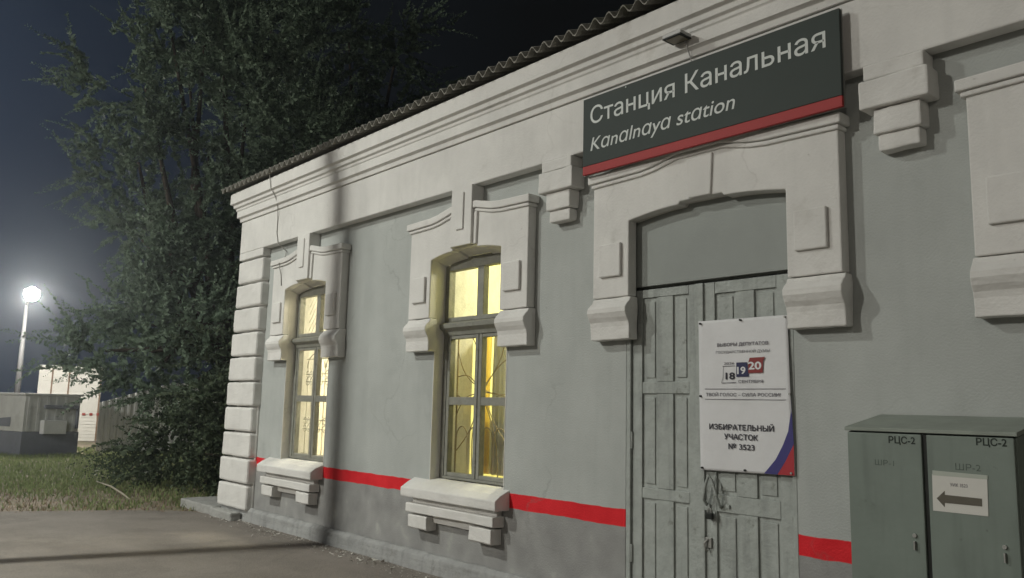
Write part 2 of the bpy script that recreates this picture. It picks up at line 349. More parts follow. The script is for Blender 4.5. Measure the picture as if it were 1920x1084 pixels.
# corner pilaster and its rusticated blocks
mb = MB(); mb.box(XL + .06, -11.045, -.03, -.0, .16, 3.70); mb.box(XL, -11.03, -.12, .0, 3.70, 3.807); part(mb, "pilaster", WHITE, .01)
for i in range(10):
    z0 = .165 + i * .3535; t = i / 9
    xl = -12.03 + .19 * t
    mb = MB(); jx = rng.uniform(-.012, .012)
    mb.box(xl, -11.055 + .03 * t + jx, -.125 + rng.uniform(-.006, .006), .30, z0, z0 + .328)
    part(mb, "corner_block", WHITE, .028)
# hanging brackets either side of the sign
for cx in (-5.045, -2.115):
    mb = MB(); mb.box(cx - .185, cx + .185, -.15, .0, 3.705, 3.805); mb.box(cx - .21, cx + .21, -.165, .0, 3.52, 3.704)
    mb.box(cx - .145, cx + .145, -.125, .0, 3.36, 3.519); mb.box(cx - .125, cx + .125, -.10, .0, 3.255, 3.359)
    part(mb, "bracket", WHITE, .012)

def arch(cx, hw, zs, zc, kw, step=.022):       # opening head: rises from both sides to a small step under the keystone
    L = []
    for k in range(7):
        t = k / 6; x = -hw + (hw - kw) * t; L.append((cx + x, zs + (zc - step - zs) * math.sin(t * PI / 2)))
    L.append((cx - kw + .012, zc))
    R_ = [(2 * cx - x, z) for x, z in L[::-1]]
    return L + R_
def surround(cx, hw, ow, cw, full_key=True):
    zs, zc, kw = 3.135, 3.205, .20
    top = [(-cw, 3.565), (-.55, 3.575), (-.42, 3.59), (-.2, 3.638), (.2, 3.638), (.42, 3.59), (.55, 3.575), (cw, 3.565)]
    def topline(dz, w): return [(cx + max(-w, min(w, x)), z - dz) for x, z in top]
    mb = MB()
    A = arch(cx, hw, zs, zc, kw)
    body = [(cx - ow, 2.535)] + topline(.10, ow) + [(cx + ow, 2.535), (cx + hw, 2.535)] + A[::-1] + [(cx - hw, 2.535)]
    mb.prism_y(body, -.10, .0)
    t1 = topline(0, cw); t2 = topline(.072, cw); mb.prism_y(t1 + t2[::-1], -.140, .0)
    t3 = topline(.0735, cw - .022); t4 = topline(.106, cw - .022); mb.prism_y(t3 + t4[::-1], -.120, .0)
    sur = part(mb, "surround", WHITE, .010)
    # consoles under the ears and the raised tiles on them
    cp = [(-.0, 2.53), (-.085, 2.53), (-.10, 2.50), (-.128, 2.475), (-.150, 2.445), (-.152, 2.41), (-.135, 2.37), (-.112, 2.335), (-.104, 2.30), (-.104, 2.195), (-.0, 2.195)]
    for s in (-1, 1):
        mb = MB(); xs = sorted((cx + s * (ow + .015), cx + s * (hw - .012))); mb.prism_x(cp, xs[0], xs[1]); part(mb, "console", WHITE, .008)
        mb = MB(); xs = sorted((cx + s * (ow - .085), cx + s * (ow - .085 - .23))); mb.box(xs[0], xs[1], -.128, -.0995, 2.70, 2.97); part(mb, "raised_tile", WHITE, .010)
    if full_key:
        mb = MB(); mb.box(cx - .165, cx + .165, -.155, .0, zc + .004, 3.806)
        mb.prism_y([(cx - .205, zc + .004), (cx + .205, zc + .004), (cx + .215, 3.53), (cx - .215, 3.53)], -.125, -.0)
        mb.box(cx - .07, cx + .05, -.172, -.1, 3.37, 3.745)
        part(mb, "keystone", WHITE, .008)
    else:
        mb = MB(); mb.prism_y([(cx - .10, zc + .004), (cx + .10, zc + .004), (cx + .12, 3.52), (cx - .12, 3.52)], -.118, -.0); part(mb, "keystone", WHITE, .01)
    return A
def head_lining(cx, hw, zs, zc, y1, ztop, drop=0.0):
    A = arch(cx, hw, zs, zc, .2); mb = MB()
    f0 = [mb.bm.verts.new((x, .0, z)) for x, z in A]; f1 = [mb.bm.verts.new((x, y1, z - drop)) for x, z in A]
    u0 = [mb.bm.verts.new((x, .0, ztop)) for x, z in A]; u1 = [mb.bm.verts.new((x, y1, ztop)) for x, z in A]
    for i in range(len(A) - 1):
        mb.bm.faces.new((f0[i], f0[i + 1], f1[i + 1], f1[i])); mb.bm.faces.new((f1[i], f1[i + 1], u1[i + 1], u1[i])); mb.bm.faces.new((u0[i], u0[i + 1], f0[i + 1], f0[i]))
        mb.bm.faces.new((u1[i], u1[i + 1], u0[i + 1], u0[i]))
    part(mb, "head_lining", WHITE)

def sill(cx):
    mb = MB(); j = rng.uniform(-.004, .004, 6)
    mb.prism_x([(.10, WZ0 + .015), (.0, .905), (-.10, .865), (-.165, .822), (-.17, .812), (-.168, .737 + j[0]), (-.16, .728), (.10, .73)], cx - .75, cx + .75)
    mb.prism_x([(.0, .672), (-.135, .67), (-.142, .66), (-.14, .585), (-.13, .578), (.0, .575)], cx - .69, cx + .69)
    mb.box(cx - .66, cx + .66, -.07, 0, .574, .728)
    mb.box(cx - .33, cx + .33, -.055, 0, .50, .573)
    for s in (-1, 1):
        a, b = sorted((cx + s * .655, cx + s * .335)); mb.prism_x([(.0, .56), (-.125, .558), (-.13, .548), (-.128, .44), (-.115, .425), (.0, .42)], a, b)
    part(mb, "sill", WHITE, .014)

def curve_pts(fn, n=24): return [fn(k / (n - 1)) for k in range(n)]
def window(cx, kind):
    root = MB()                                      # outer frame and bars
    y0, y1 = .11, .19; xl, xr = cx - HW + .004, cx + HW - .004
    m0, m1 = cx - .045, cx + .055
    fr = root
    fr.box(xl, xl + .065, y0, y1, WZ0 + .02, 3.10); fr.box(xr - .065, xr, y0, y1, WZ0 + .02, 3.10)
    fr.box(xl + .066, xr - .066, y0, y1, 3.04, 3.16); fr.box(xl + .066, xr - .066, y0, y1, WZ0 + .02, WZ0 + .045)
    fr.box(m0, m1, y0 + .006, y1 - .004, 2.50, 3.039)
    fr.box(xl + .066, xr - .066, y0 + .004, y1, 2.505, 2.548)
    fr.prism_x([(y1, 2.36), (y0, 2.36), (y0 - .015, 2.40), (y0 - .06, 2.435), (y0 - .065, 2.478), (y0 - .01, 2.50), (y1, 2.50)], xl - .0, xr + .0)
    # two casements with their own rails
    for a, b in ((xl + .068, cx - .004), (cx + .010, xr - .068)):
        fr.box(a, a + .045, y0 + .008, y1 - .006, WZ0 + .046, 2.359); fr.box(b - .045, b, y0 + .008, y1 - .006, WZ0 + .046, 2.359)
        fr.box(a + .046, b - .046, y0 + .010, y1 - .008, 2.325, 2.358); fr.box(a + .046, b - .046, y0 + .010, y1 - .008, WZ0 + .046, WZ0 + .085)
        fr.box(a + .046, b - .046, y0 + .010, y1 - .008, 1.655, 1.735)
    F = fr.build("window", FRAMEP, None, .004); under(F, B)
    def sub(mb, name, m, **k):
        o = mb.build(name, m, None, **k); o.parent = F; return o
    for a, b, c, d in ((xl + .06, m0 + .003, 2.545, 3.045), (m1 - .003, xr - .06, 2.545, 3.045), (xl + .11, cx - .045, 1.73, 2.33), (cx + .05, xr - .11, 1.73, 2.33), (xl + .11, cx - .045, .98, 1.66), (cx + .05, xr - .11, .98, 1.66)):
        g = MB(); g.quad((a, .155, c), (b, .155, c), (b, .155, d), (a, .155, d)); sub(g, "pane", GLASS)
    gr = MB(); yg = .27; gx0, gx1 = cx - .52, cx + .52
    if kind == 'c':                                  # white scroll bars
        for k in range(9):
            x = gx0 + .06 + k * (gx1 - gx0 - .12) / 8
            gr.tube([(x, yg, .93), (x, yg, 2.25)], .007, 6)
        for z in (.98, 1.30, 1.42, 1.92, 2.02, 2.22): gr.tube([(gx0, yg, z), (gx1, yg, z)], .007, 6)
        for k in range(4):
            xm = gx0 + .125 + k * .262
            for zc in (1.36, 1.97):
                for dx, dz in ((-.05, .05), (.05, .05), (-.05, -.05), (.05, -.05)):
                    gr.tube([(xm + dx + .045 * math.cos(q / 10 * 2 * PI), yg - .012, zc + dz + .045 * math.sin(q / 10 * 2 * PI)) for q in range(11)], .006, 6, False)
        for s in (0, 1):                             # arched tops
            xm = cx - .26 + s * .52
            gr.tube([(xm + .24 * math.cos(PI * q / 14), yg, 2.10 + .20 * math.sin(PI * q / 14)) for q in range(15)], .008, 6)
        for k in range(-6, 12):                      # diagonal lattice behind the upper lights
            x = gx0 + k * .10
            p0 = max(0, (gx0 - x) / .5); p1 = min(1, (gx1 - x) / .5)
            if p1 > p0: gr.tube([(x + .5 * p0, yg, 2.5 + .55 * p0), (x + .5 * p1, yg, 2.5 + .55 * p1)], .005, 5)
        sub(gr, "grille", GRILLE, smooth=True)
    else:                                            # sunburst bars
        hx, hz = cx - .12, 1.80
        for k in range(14):
            a = 2 * PI * k / 14 + .1; L = 1.2
            dx, dz = math.cos(a), math.sin(a)
            if dx > 0: L = min(L, (gx1 - hx) / dx)
            if dx < 0: L = min(L, (gx0 - hx) / dx)
            if dz > 0: L = min(L, (2.38 - hz) / dz)
            if dz < 0: L = min(L, (.94 - hz) / dz)
            bw = .07 * (1 if k % 2 else -1); gr.tube([(hx + (.05 + (L - .05) * q / 8) * dx - dz * bw * math.sin(PI * q / 8), yg, hz + (.05 + (L - .05) * q / 8) * dz + dx * bw * math.sin(PI * q / 8)) for q in range(9)], .0055, 6)
        for rr in (.05,):
            gr.tube([(hx + rr * math.cos(q / 20 * 2 * PI), yg - .008, hz + rr * math.sin(q / 20 * 2 * PI)) for q in range(21)], .006, 6, False)
        for k in range(5):                           # low arched hoops along the bottom
            xm = gx0 + .12 + k * .20
            gr.tube([(xm - .09, yg - .014, .93)] + [(xm + .09 * math.cos(PI * (1 - q / 10)), yg - .014, 1.32 + .12 * math.sin(PI * q / 10)) for q in range(11)] + [(xm + .09, yg - .014, .93)], .006, 6)
        for x in (gx0, gx1): gr.tube([(x, yg, .93), (x, yg, 2.38)], .01, 6)
        sub(gr, "grille", GRILLEY, smooth=True)
    # white reveal lining inside the wall opening
    mb = MB(); 
    for s in (-1, 1):
        a, b = sorted((cx + s * (HW + .002), cx + s * (HW - .006))); mb.box(a, b, -.004, .5, WZ0, 3.25)
    part(mb, "reveal", WHITE)
    head_lining(cx, HW - .006, 3.135, 3.205, .109, 3.255, .045)
    mb = MB(); mb.box(cx - HW + .006, cx + HW - .006, .2, .5, WZ0 - .0, WZ0 + .018); part(mb, "inner_sill", WHITE)
for cx, kind in WIN:
    surround(cx, .56, .94, .98); window(cx, kind); sill(cx - (.095 if kind == 'y' else .17))
surround(W3, .56, .965, 1.01); window(W3, 'c'); sill(W3)
surround(-3.567, .688, 1.07, 1.105, False)
head_lining(-3.567, .688, 3.135, 3.205, .02, 3.249, 0)
mb = MB(); mb.box(DX0 + .001, DX0 + .1, .0, .018, GZ, 3.13); mb.box(DX1 - .1, DX1 - .001, .0, .018, GZ, 3.13); mb.bm.free()

# ---- door with boarded transom
mb = MB()
mb.box(DX0 + .003, -4.315, .0, .14, GZ + .03, 3.245); mb.box(-2.935, DX1 - .003, .0, .14, GZ + .03, 3.245); mb.box(-4.314, -2.936, .09, .14, 2.59, 2.64)
part(mb, "door_frame", DOOR, .004)
mb = MB(); mb.box(-4.313, -2.937, .018, .05, 2.612, 3.245); part(mb, "transom_board", PANEL, .003)
def leaf(x0, x1, rails, name="door"):
    D_ = MB(); y0, y1 = .022, .07
    D_.box(x0, x1, y0 + .018, y1, GZ + .04, 2.585)                                # core
    st = .095
    D_.box(x0, x0 + st, y0, y0 + .017, GZ + .04, 2.585); D_.box(x1 - st, x1, y0, y0 + .017, GZ + .04, 2.585)
    for a, b in rails: D_.box(x0 + st + .002, x1 - st - .002, y0 + .001, y0 + .017, a, b)
    xm = (x0 + x1) / 2
    fields = [(rails[i + 1][1], rails[i][0]) for i in range(len(rails) - 1)]
    for a, b in fields:
        D_.box(xm - .075, xm + .075, y0 + .002, y0 + .0175, a + .002, b - .002)    # wide centre board
        for s0, s1 in ((x0 + st + .03, xm - .075 - .028), (xm + .075 + .028, x1 - st - .03)):
            D_.box(s0, s1, y0 + .009, y0 + .0176, a + .03, b - .03)               # raised field
    o = D_.build(name, DOOR, None, .004); under(o, B); return o
R1 = [(2.52, 2.585), (1.775, 1.865), (.985, 1.065), (GZ + .04, .20)]
R2 = [(2.50, 2.585), (1.79, 1.87), (.955, 1.07), (GZ + .04, .20)]
leafL = leaf(-4.31, -3.672, R1); leafR = leaf(-3.632, -2.94, R2)
mb = MB(); mb.box(-3.700, -3.628, .004, .0215, GZ + .04, 2.585); o = mb.build("meeting_strip", DOOR, None, .003); o.parent = leafL
for z in (2.30, 1.35, .5):
    mb = MB(); mb.tube([(-4.312, .016, z), (-4.312, .016, z + .13)], .012, 8); o = mb.build("hinge", DOOR, None); o.parent = leafL
hp = [(-3.610, .02, .985), (-3.612, -.025, 1.03), (-3.595, -.035, 1.12), (-3.562, -.035, 1.205), (-3.535, -.035, 1.17), (-3.505, -.03, 1.07), (-3.498, .0, 1.0), (-3.498, .022, .985)]
mb = MB(); mb.tube(hp, .011, 8); mb.box(-3.63, -3.585, .006, .0215, .955, 1.0); mb.box(-3.455, -3.425, .008, .0215, .985, 1.01)
o = mb.build("handle", DOOR, None, .002, True); o.parent = leafR
mb = MB(); mb.box(-3.625, -3.575, .006, .0215, .70, .77); mb.tube([(-3.60, .003, .76), (-3.62, -.012, .73), (-3.615, -.012, .69), (-3.60, .004, .68)], .008, 6)
o = mb.build("latch", STEEL, None, .002); o.parent = leafR

# ---- rooms behind the windows, lit by ceiling lamps
def room(x0, x1, m, col, power):
    mb = MB(); y0, y1, z0, z1 = .505, 3.4, .35, 3.75
    mb.quad((x0, y1, z0), (x1, y1, z0), (x1, y1, z1), (x0, y1, z1)); mb.quad((x0, y0, z0), (x0, y1, z0), (x0, y1, z1), (x0, y0, z1)); mb.quad((x1, y0, z0), (x1, y1, z0), (x1, y1, z1), (x1, y0, z1))
    mb.quad((x0, y0, z0), (x1, y0, z0), (x1, y1, z0), (x0, y1, z0)); mb.quad((x0, y0, z1), (x1, y0, z1), (x1, y1, z1), (x0, y1, z1))
    part(mb, "room_lining", m)
    xm = (x0 + x1) / 2
    lamp = MB(); lamp.tube([(xm, 1.7, 3.72), (xm, 1.7, 3.60)], .16, 20); o = lamp.build("ceiling_lamp", emis("ceiling_lamp_glow", col, 6.0), None); tag(o, "round ceiling lamp glowing in the room behind the %s window" % ('yellow' if m is ROOM_Y else 'cream'), "lamp")
    l = bpy.data.lights.new("ceiling_bulb", 'POINT'); l.energy = power; l.color = col; l.shadow_soft_size = .15
    lo = bpy.data.objects.new("ceiling_bulb", l); C.objects.link(lo); lo.location = (xm, 1.7, 3.35); lo.parent = o
room(-11.3, -8.2, ROOM_C, (1.0, .92, .76), 370)
room(-8.0, -4.6, ROOM_Y, (1.0, .94, .70), 185)
def curtain(x0, x1, z0, z1, y, m, label, waves=7, amp=.022):
    mb = MB(); n = waves * 8; rows = 8; V = []
    for j in range(rows + 1):
        zz = z0 + (z1 - z0) * j / rows
        V.append([mb.bm.verts.new((x0 + (x1 - x0) * i / n, y + amp * math.sin(i / 8 * 2 * PI + .3 * math.sin(j)) * (1 - .3 * j / rows) + .008 * math.sin(i * .9), zz)) for i in range(n + 1)])
    for j in range(rows):
        for i in range(n): mb.bm.faces.new((V[j][i], V[j][i + 1], V[j + 1][i + 1], V[j + 1][i]))
    o = mb.build("curtain", m, None, 0, True); return tag(o, label, "curtain", "curtains behind the lit windows")
curtain(-10.95, -10.10, .95, 3.4, .60, CURT_CREAM, "cream curtain hanging on the left side of the window nearest the corner")
curtain(-9.55, -9.05, .95, 3.4, .62, CURT_CREAM, "narrow cream curtain on the right side of the window nearest the corner", 5)
curtain(-7.7, -7.10, .95, 2.42, .60, CURT_PALE, "dull beige curtain behind the left casement of the yellow window", 5)
curtain(-7.02, -6.78, .95, 2.42, .62, CURT_YEL, "amber curtain behind the middle of the yellow window", 4)
curtain(-6.74, -6.42, .95, 2.42, .61, CURT_PALE, "dull beige curtain gathered behind the right casement of the yellow window", 4)
curtain(-7.1, -5.7, .95, 1.50, .66, CURT_PALE, "pale half curtain across the bottom of the yellow window", 9)

# ---- corrugated roof
mb = MB(); per, amp, th = .152, .036, .012
x = XL - .33; cols = []
nx = int((XR - x) / per * 8)
sl = math.tan(math.radians(21))
rows = [(-.345, 4.785), (3.9, 4.785 + 4.245 * sl), (8.3, 4.785)]
top = [[], [], []]; bot = [[], [], []]
for i in range(nx + 1):
    xx = x + i * per / 8; zz = amp * math.cos(i / 8 * 2 * PI)
    for k, (yy, z0) in enumerate(rows):
        top[k].append(mb.bm.verts.new((xx, yy, z0 + zz))); bot[k].append(mb.bm.verts.new((xx, yy, z0 + zz - th)))
for k in range(2):
    for i in range(nx):
        mb.bm.faces.new((top[k][i], top[k][i + 1], top[k + 1][i + 1], top[k + 1][i])); mb.bm.faces.new((bot[k][i], bot[k + 1][i], bot[k + 1][i + 1], bot[k][i + 1]))
for k in (0, 2):
    for i in range(nx): mb.bm.faces.new((top[k][i], bot[k][i], bot[k][i + 1], top[k][i + 1]))
part(mb, "roof", SLATE)
for xg in (XL + .05, XR - .05):
    mb = MB(); mb.prism_x([(.0, 4.60), (YB, 4.60), (4.0, 4.60 + 4 * sl)], xg, xg + .04); part(mb, "gable", FACADE)

# ================================================================== THINGS ON THE FACADE
# station sign
sg = thing("station_sign", "long dark grey station sign with white lettering and a red bottom band above the door", "sign", (-3.54, -.17, 3.56))
mb = MB(); mb.box(-4.672, -2.412, -.20, -.175, 3.640, 4.222); o = under(mb.build("board", SIGN, None, .003), sg)
mb = MB(); mb.box(-4.672, -2.412, -.20, -.175, 3.566, 3.6385); under(mb.build("red_band", SIGNRED, None, .003), sg)
mb = MB(); mb.box(-4.676, -2.408, -.174, -.165, 3.564, 4.226); mb.box(-4.4, -4.3, -.164, -.121, 3.83, 4.2); mb.box(-2.8, -2.7, -.164, -.121, 3.83, 4.2); under(mb.build("backing_frame", STEEL, None), sg)
mb = MB(); mb.tube([(-4.20, -.206, 4.203), (-4.20, -.2, 4.203)], .006, 8); under(mb.build("bolt", LETTER, None), sg)
text("Станция Канальная", -4.587, -2.508, 3.988, -.2022, LETTER, "lettering", sg, bold=.004, height=.150)
text("K\u0251n\u0251ln\u0251y\u0251 st\u0251tion", -4.583, -3.190, 3.758, -.2022, LETTER, "lettering", sg, bold=.004, shear=.2, height=.117)
# floodlight on the cornice
fl = thing("floodlight", "small square floodlight on the cornice above the station sign", "floodlight", (-3.65, -.19, 4.42))
mb = MB(); mb.box(-3.735, -3.565, -.325, -.192, 4.412, 4.438); under(mb.build("housing", POLE, None, .004), fl)
mb = MB(); mb.box(-3.735, -3.565, -.325, -.192, 4.402, 4.4115); under(mb.build("front_frame", DARK, None, .002), fl)
mb = MB(); mb.box(-3.715, -3.585, -.310, -.208, 4.3995, 4.4015); under(mb.build("lens", mat("flood_lens", (.22, .20, .15), rough=.3), None), fl)
mb = MB(); mb.box(-3.68, -3.62, -.191, -.181, 4.39, 4.445); under(mb.build("bracket", POLE, None), fl)
mb = MB(); mb.tube([(-3.62, -.20, 4.415), (-3.615, -.188, 4.36), (-3.61, -.15, 4.29), (-3.605, -.127, 4.22)], .005, 6); under(mb.build("cord", POLE, None), fl)
# loose cable down the left end
mb = MB()
mb.tube([(-10.62, -.28, 4.76), (-10.58, -.268, 4.56), (-10.575, -.19, 4.44), (-10.57, -.15, 4.29), (-10.60, -.128, 4.15), (-10.60, -.128, 3.95), (-10.54, -.128, 3.80), (-10.50, -.02, 3.70), (-10.44, -.05, 3.62), (-10.43, -.148, 3.5), (-10.42, -.112, 3.35), (-10.40, -.108, 3.2)], .006, 6)
tag(mb.build("cable", mat("grey_cable", (.28, .27, .25), var=.05), None, 0, True), "thin grey cable dangling from the eaves over the cornice near the corner", "cable")

# banner on the right door leaf
pw, yP = 0, -.012
ps = thing("election_banner", "white election banner with blue and red corner hung on the door", "banner", (-3.30, yP, 1.77))
TL, TR, BR, BL = (-3.655, 2.300), (-2.935, 2.300), (-2.905, 1.248), (-3.646, 1.235)
def pp(uu, vv):
    ax, az = TL[0] + (TR[0] - TL[0]) * uu, TL[1] + (TR[1] - TL[1]) * uu; bx, bz = BL[0] + (BR[0] - BL[0]) * uu, BL[1] + (BR[1] - BL[1]) * uu
    return ax + (bx - ax) * vv, az + (bz - az) * vv
def pd(uu, vv):                                  # gentle creases and lifted right edge
    return yP + .0018 * math.sin(uu * 9 + 1) * math.sin(vv * 7) - .003 * math.exp(-((vv - .525) / .012) ** 2) - .010 * max(0, uu - .93) / .07 * math.sin(vv * PI) ** 2
mb = MB(); nu, nv = 24, 60
V = [[mb.bm.verts.new((pp(i / nu, j / nv)[0], pd(i / nu, j / nv), pp(i / nu, j / nv)[1])) for i in range(nu + 1)] for j in range(nv + 1)]
for j in range(nv):
    for i in range(nu): mb.bm.faces.new((V[j][i], V[j + 1][i], V[j + 1][i + 1], V[j][i + 1]))
sheet = mb.build("sheet", VINYL, None, 0, True); under(sheet, ps)
so = sheet.modifiers.new("thick", 'SOLIDIFY'); so.thickness = .001; so.offset = 1 if False else -1
yt = yP - .0062
for s, a, b, z, h, m_, bo in (("ВЫБОРЫ ДЕПУТАТОВ", -3.491, -3.080, 2.108, .023, INKGREY, .02), ("ГОСУДАРСТВЕННОЙ ДУМЫ", -3.501, -3.069, 2.058, .018, INKGREY, .005), ("2026", -3.436, -3.350, 1.978, .018, INKGREY, .0),
                              ("СЕНТЯБРЯ", -3.319, -3.125, 1.849, .020, INKGREY, .01), ("ТВОЙ ГОЛОС – СИЛА РОССИИ!", -3.590, -2.994, 1.757, .023, INKGREY, .012),
                              ("ИЗБИРАТЕЛЬНЫЙ", -3.565, -3.049, 1.525, .038, INK, .022), ("УЧАСТОК", -3.441, -3.172, 1.460, .038, INK, .022), ("№ 3523", -3.407, -3.200, 1.394, .038, INK, .02)):
    text(s, a, b, z, yt, m_, "lettering", ps, bold=bo, height=h)
text("18", -3.424, -3.346, 1.876, yt, INK, "lettering", ps, bold=.03, height=.048)
text("19", -3.327, -3.259, 1.912, yt - .002, VINYL, "lettering", ps, bold=.03, height=.050)
text("20", -3.238, -3.134, 1.942, yt - .003, VINYL, "lettering", ps, bold=.03, height=.052)
def flat(pts, y, m, name, parent):
    mb = MB(); mb.prism_y(pts, y, y + .0008); return under(mb.build(name, m, None), parent)
flat([(-3.333, 1.991), (-3.248, 1.992), (-3.234, 1.892), (-3.335, 1.891)], yt - .0008, NAVY, "date_block", ps)
flat([(-3.225, 2.021), (-3.106, 2.024), (-3.122, 1.995), (-3.126, 1.918), (-3.238, 1.916), (-3.236, 1.99)], yt - .0018, DRED, "date_block", ps)
mb = MB(); mb.tube([(-3.447, yt, 1.968), (-3.344, yt, 1.968)], .0018, 4); mb.tube([(-3.457, yt, 1.850), (-3.338, yt, 1.852)], .0022, 4); mb.tube([(-3.440, yt, 1.966), (-3.444, yt, 1.89), (-3.457, yt, 1.851)], .0014, 4)
under(mb.build("date_block", INKGREY, None), ps)
for zc in (1.808, 1.735):
    mb = MB(); mb.box(-3.60, -2.955, yt, yt + .0008, zc - .0018, zc + .0018); under(mb.build("printed_rule", INKGREY, None), ps)
def edge(t): return pp(1, t)
blue = [pp(1, .53)] + [(-2.925, 1.66), (-2.945, 1.52), (-2.985, 1.43), (-3.04, 1.34), (-3.129, 1.247)] + [(-3.03, 1.247), (-2.97, 1.335), (-2.907, 1.45)]
def drape(pts, m, name, dy):
    mb = MB(); mb.prism_y(pts, yP - .0125 - dy, yP - .0117 - dy); return under(mb.build(name, m, None), ps)
drape([(-2.918, 1.74), (-2.922, 1.66), (-2.945, 1.53), (-2.985, 1.44), (-3.04, 1.345), (-3.129, 1.247), (-3.03, 1.2475), (-2.97, 1.335), (-2.9065, 1.45)], BLUE, "blue_stripe", -.004)
drape([(-2.9065, 1.449), (-2.97, 1.334), (-3.029, 1.2475), (-2.907, 1.2495)], RED, "red_corner", -.004)
for q in ((.03, .018), (.5, .012), (.975, .012), (.02, .51), (.99, .50), (.025, .985), (.5, .985), (.97, .985)):
    x_, z_ = pp(*q); mb = MB(); mb.tube([(x_, yP - .016, z_), (x_, yP - .001, z_)], .0075, 10); under(mb.build("grommet", STEEL if q[0] > .9 else DARK, None), ps)
# padlock on the door
pl = thing("padlock", "small dark padlock hanging below the door handle", "padlock", (-3.57, -.01, .93))
mb = MB(); mb.box(-3.600, -3.545, -.025, .002, .900, .945); under(mb.build("lock_body", DARK, None, .006), pl)
mb = MB(); mb.tube([(-3.587, -.012, .944), (-3.585, -.012, .968), (-3.573, -.012, .978), (-3.561, -.012, .968), (-3.559, -.012, .944)], .005, 8); under(mb.build("shackle", STEEL, None), pl)

# electrical cabinet
cb = thing("electrical_cabinet", "green grey metal cabinet with two doors and a sloping lid against the wall", "cabinet", (-1.9, -.22, GZ))
mb = MB(); mb.prism_x([(-.43, GZ), (-.43, 1.555), (-.02, 1.625), (-.02, GZ)], -2.325, -1.468); under(mb.build("body", CAB, None, .004), cb)
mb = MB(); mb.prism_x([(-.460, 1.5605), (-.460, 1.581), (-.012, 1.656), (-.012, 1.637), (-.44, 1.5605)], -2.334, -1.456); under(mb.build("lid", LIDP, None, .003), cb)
for a, b, x1t, x2t, hx in ((-2.322, -1.917, None, None, -1.97), (-1.891, -1.475, None, None, -1.542)):
    mb = MB(); mb.box(a, b, -.45, -.432, GZ + .09, 1.552); d = under(mb.build("door", CAB, None, .004), cb)
    mb = MB(); mb.tube([(hx, -.459, 1.028), (hx, -.45, 1.028)], .011, 10); mb.box(hx - .004, hx + .004, -.466, -.4505, .955, 1.0); o = mb.build("handle", STEEL, None, .001); o.parent = cb; o.matrix_parent_inverse = Matrix.Translation(-Vector(cb.location))
mb = MB(); mb.box(-1.9165, -1.8915, -.436, -.4305, GZ + .09, 1.552); under(mb.build("door_gap", DARK, None), cb)
for xa, xb, z in ((-2.089, -1.947, 1.501), (-1.647, -1.506, 1.511)): text("РЦС-2", xa, xb, z, -.4512, mat("stencil_black", (.02, .028, .022), rough=.6, var=.2, vscale=30), "lettering", cb, bold=.02, height=.037)
text("ШР-1", -2.169, -2.065, 1.379, -.4512, FADED, "lettering", cb, bold=.0, height=.030)
text("ШР-2", -1.752, -1.631, 1.382, -.4512, FADED, "lettering", cb, bold=.0, height=.033)
# paper notice
nb = thing("paper_notice", "white paper notice with a grey arrow taped to the right cabinet door", "notice", (-1.735, -.452, 1.26))
mb = MB(); mb.prism_y([(-1.868, 1.352), (-1.604, 1.353), (-1.608, 1.166), (-1.871, 1.166)], -.4530, -.4518); under(mb.build("sheet", PAPER, None), nb)
mb = MB(); mb.prism_y([(-1.865, 1.371), (-1.601, 1.365), (-1.602, 1.345), (-1.866, 1.346)], -.4536, -.4531); under(mb.build("tape", mat("clear_tape", (.42, .45, .40), rough=.3, var=.1), None), nb)
flat([(-1.850, 1.2305), (-1.809, 1.271), (-1.809, 1.252), (-1.633, 1.249), (-1.634, 1.211), (-1.811, 1.211), (-1.812, 1.189)], -.4545, ARROW, "arrow", nb)
text("УИК 3523", -1.781, -1.697, 1.297, -.4543, INKGREY, "lettering", nb, bold=.0, height=.017)

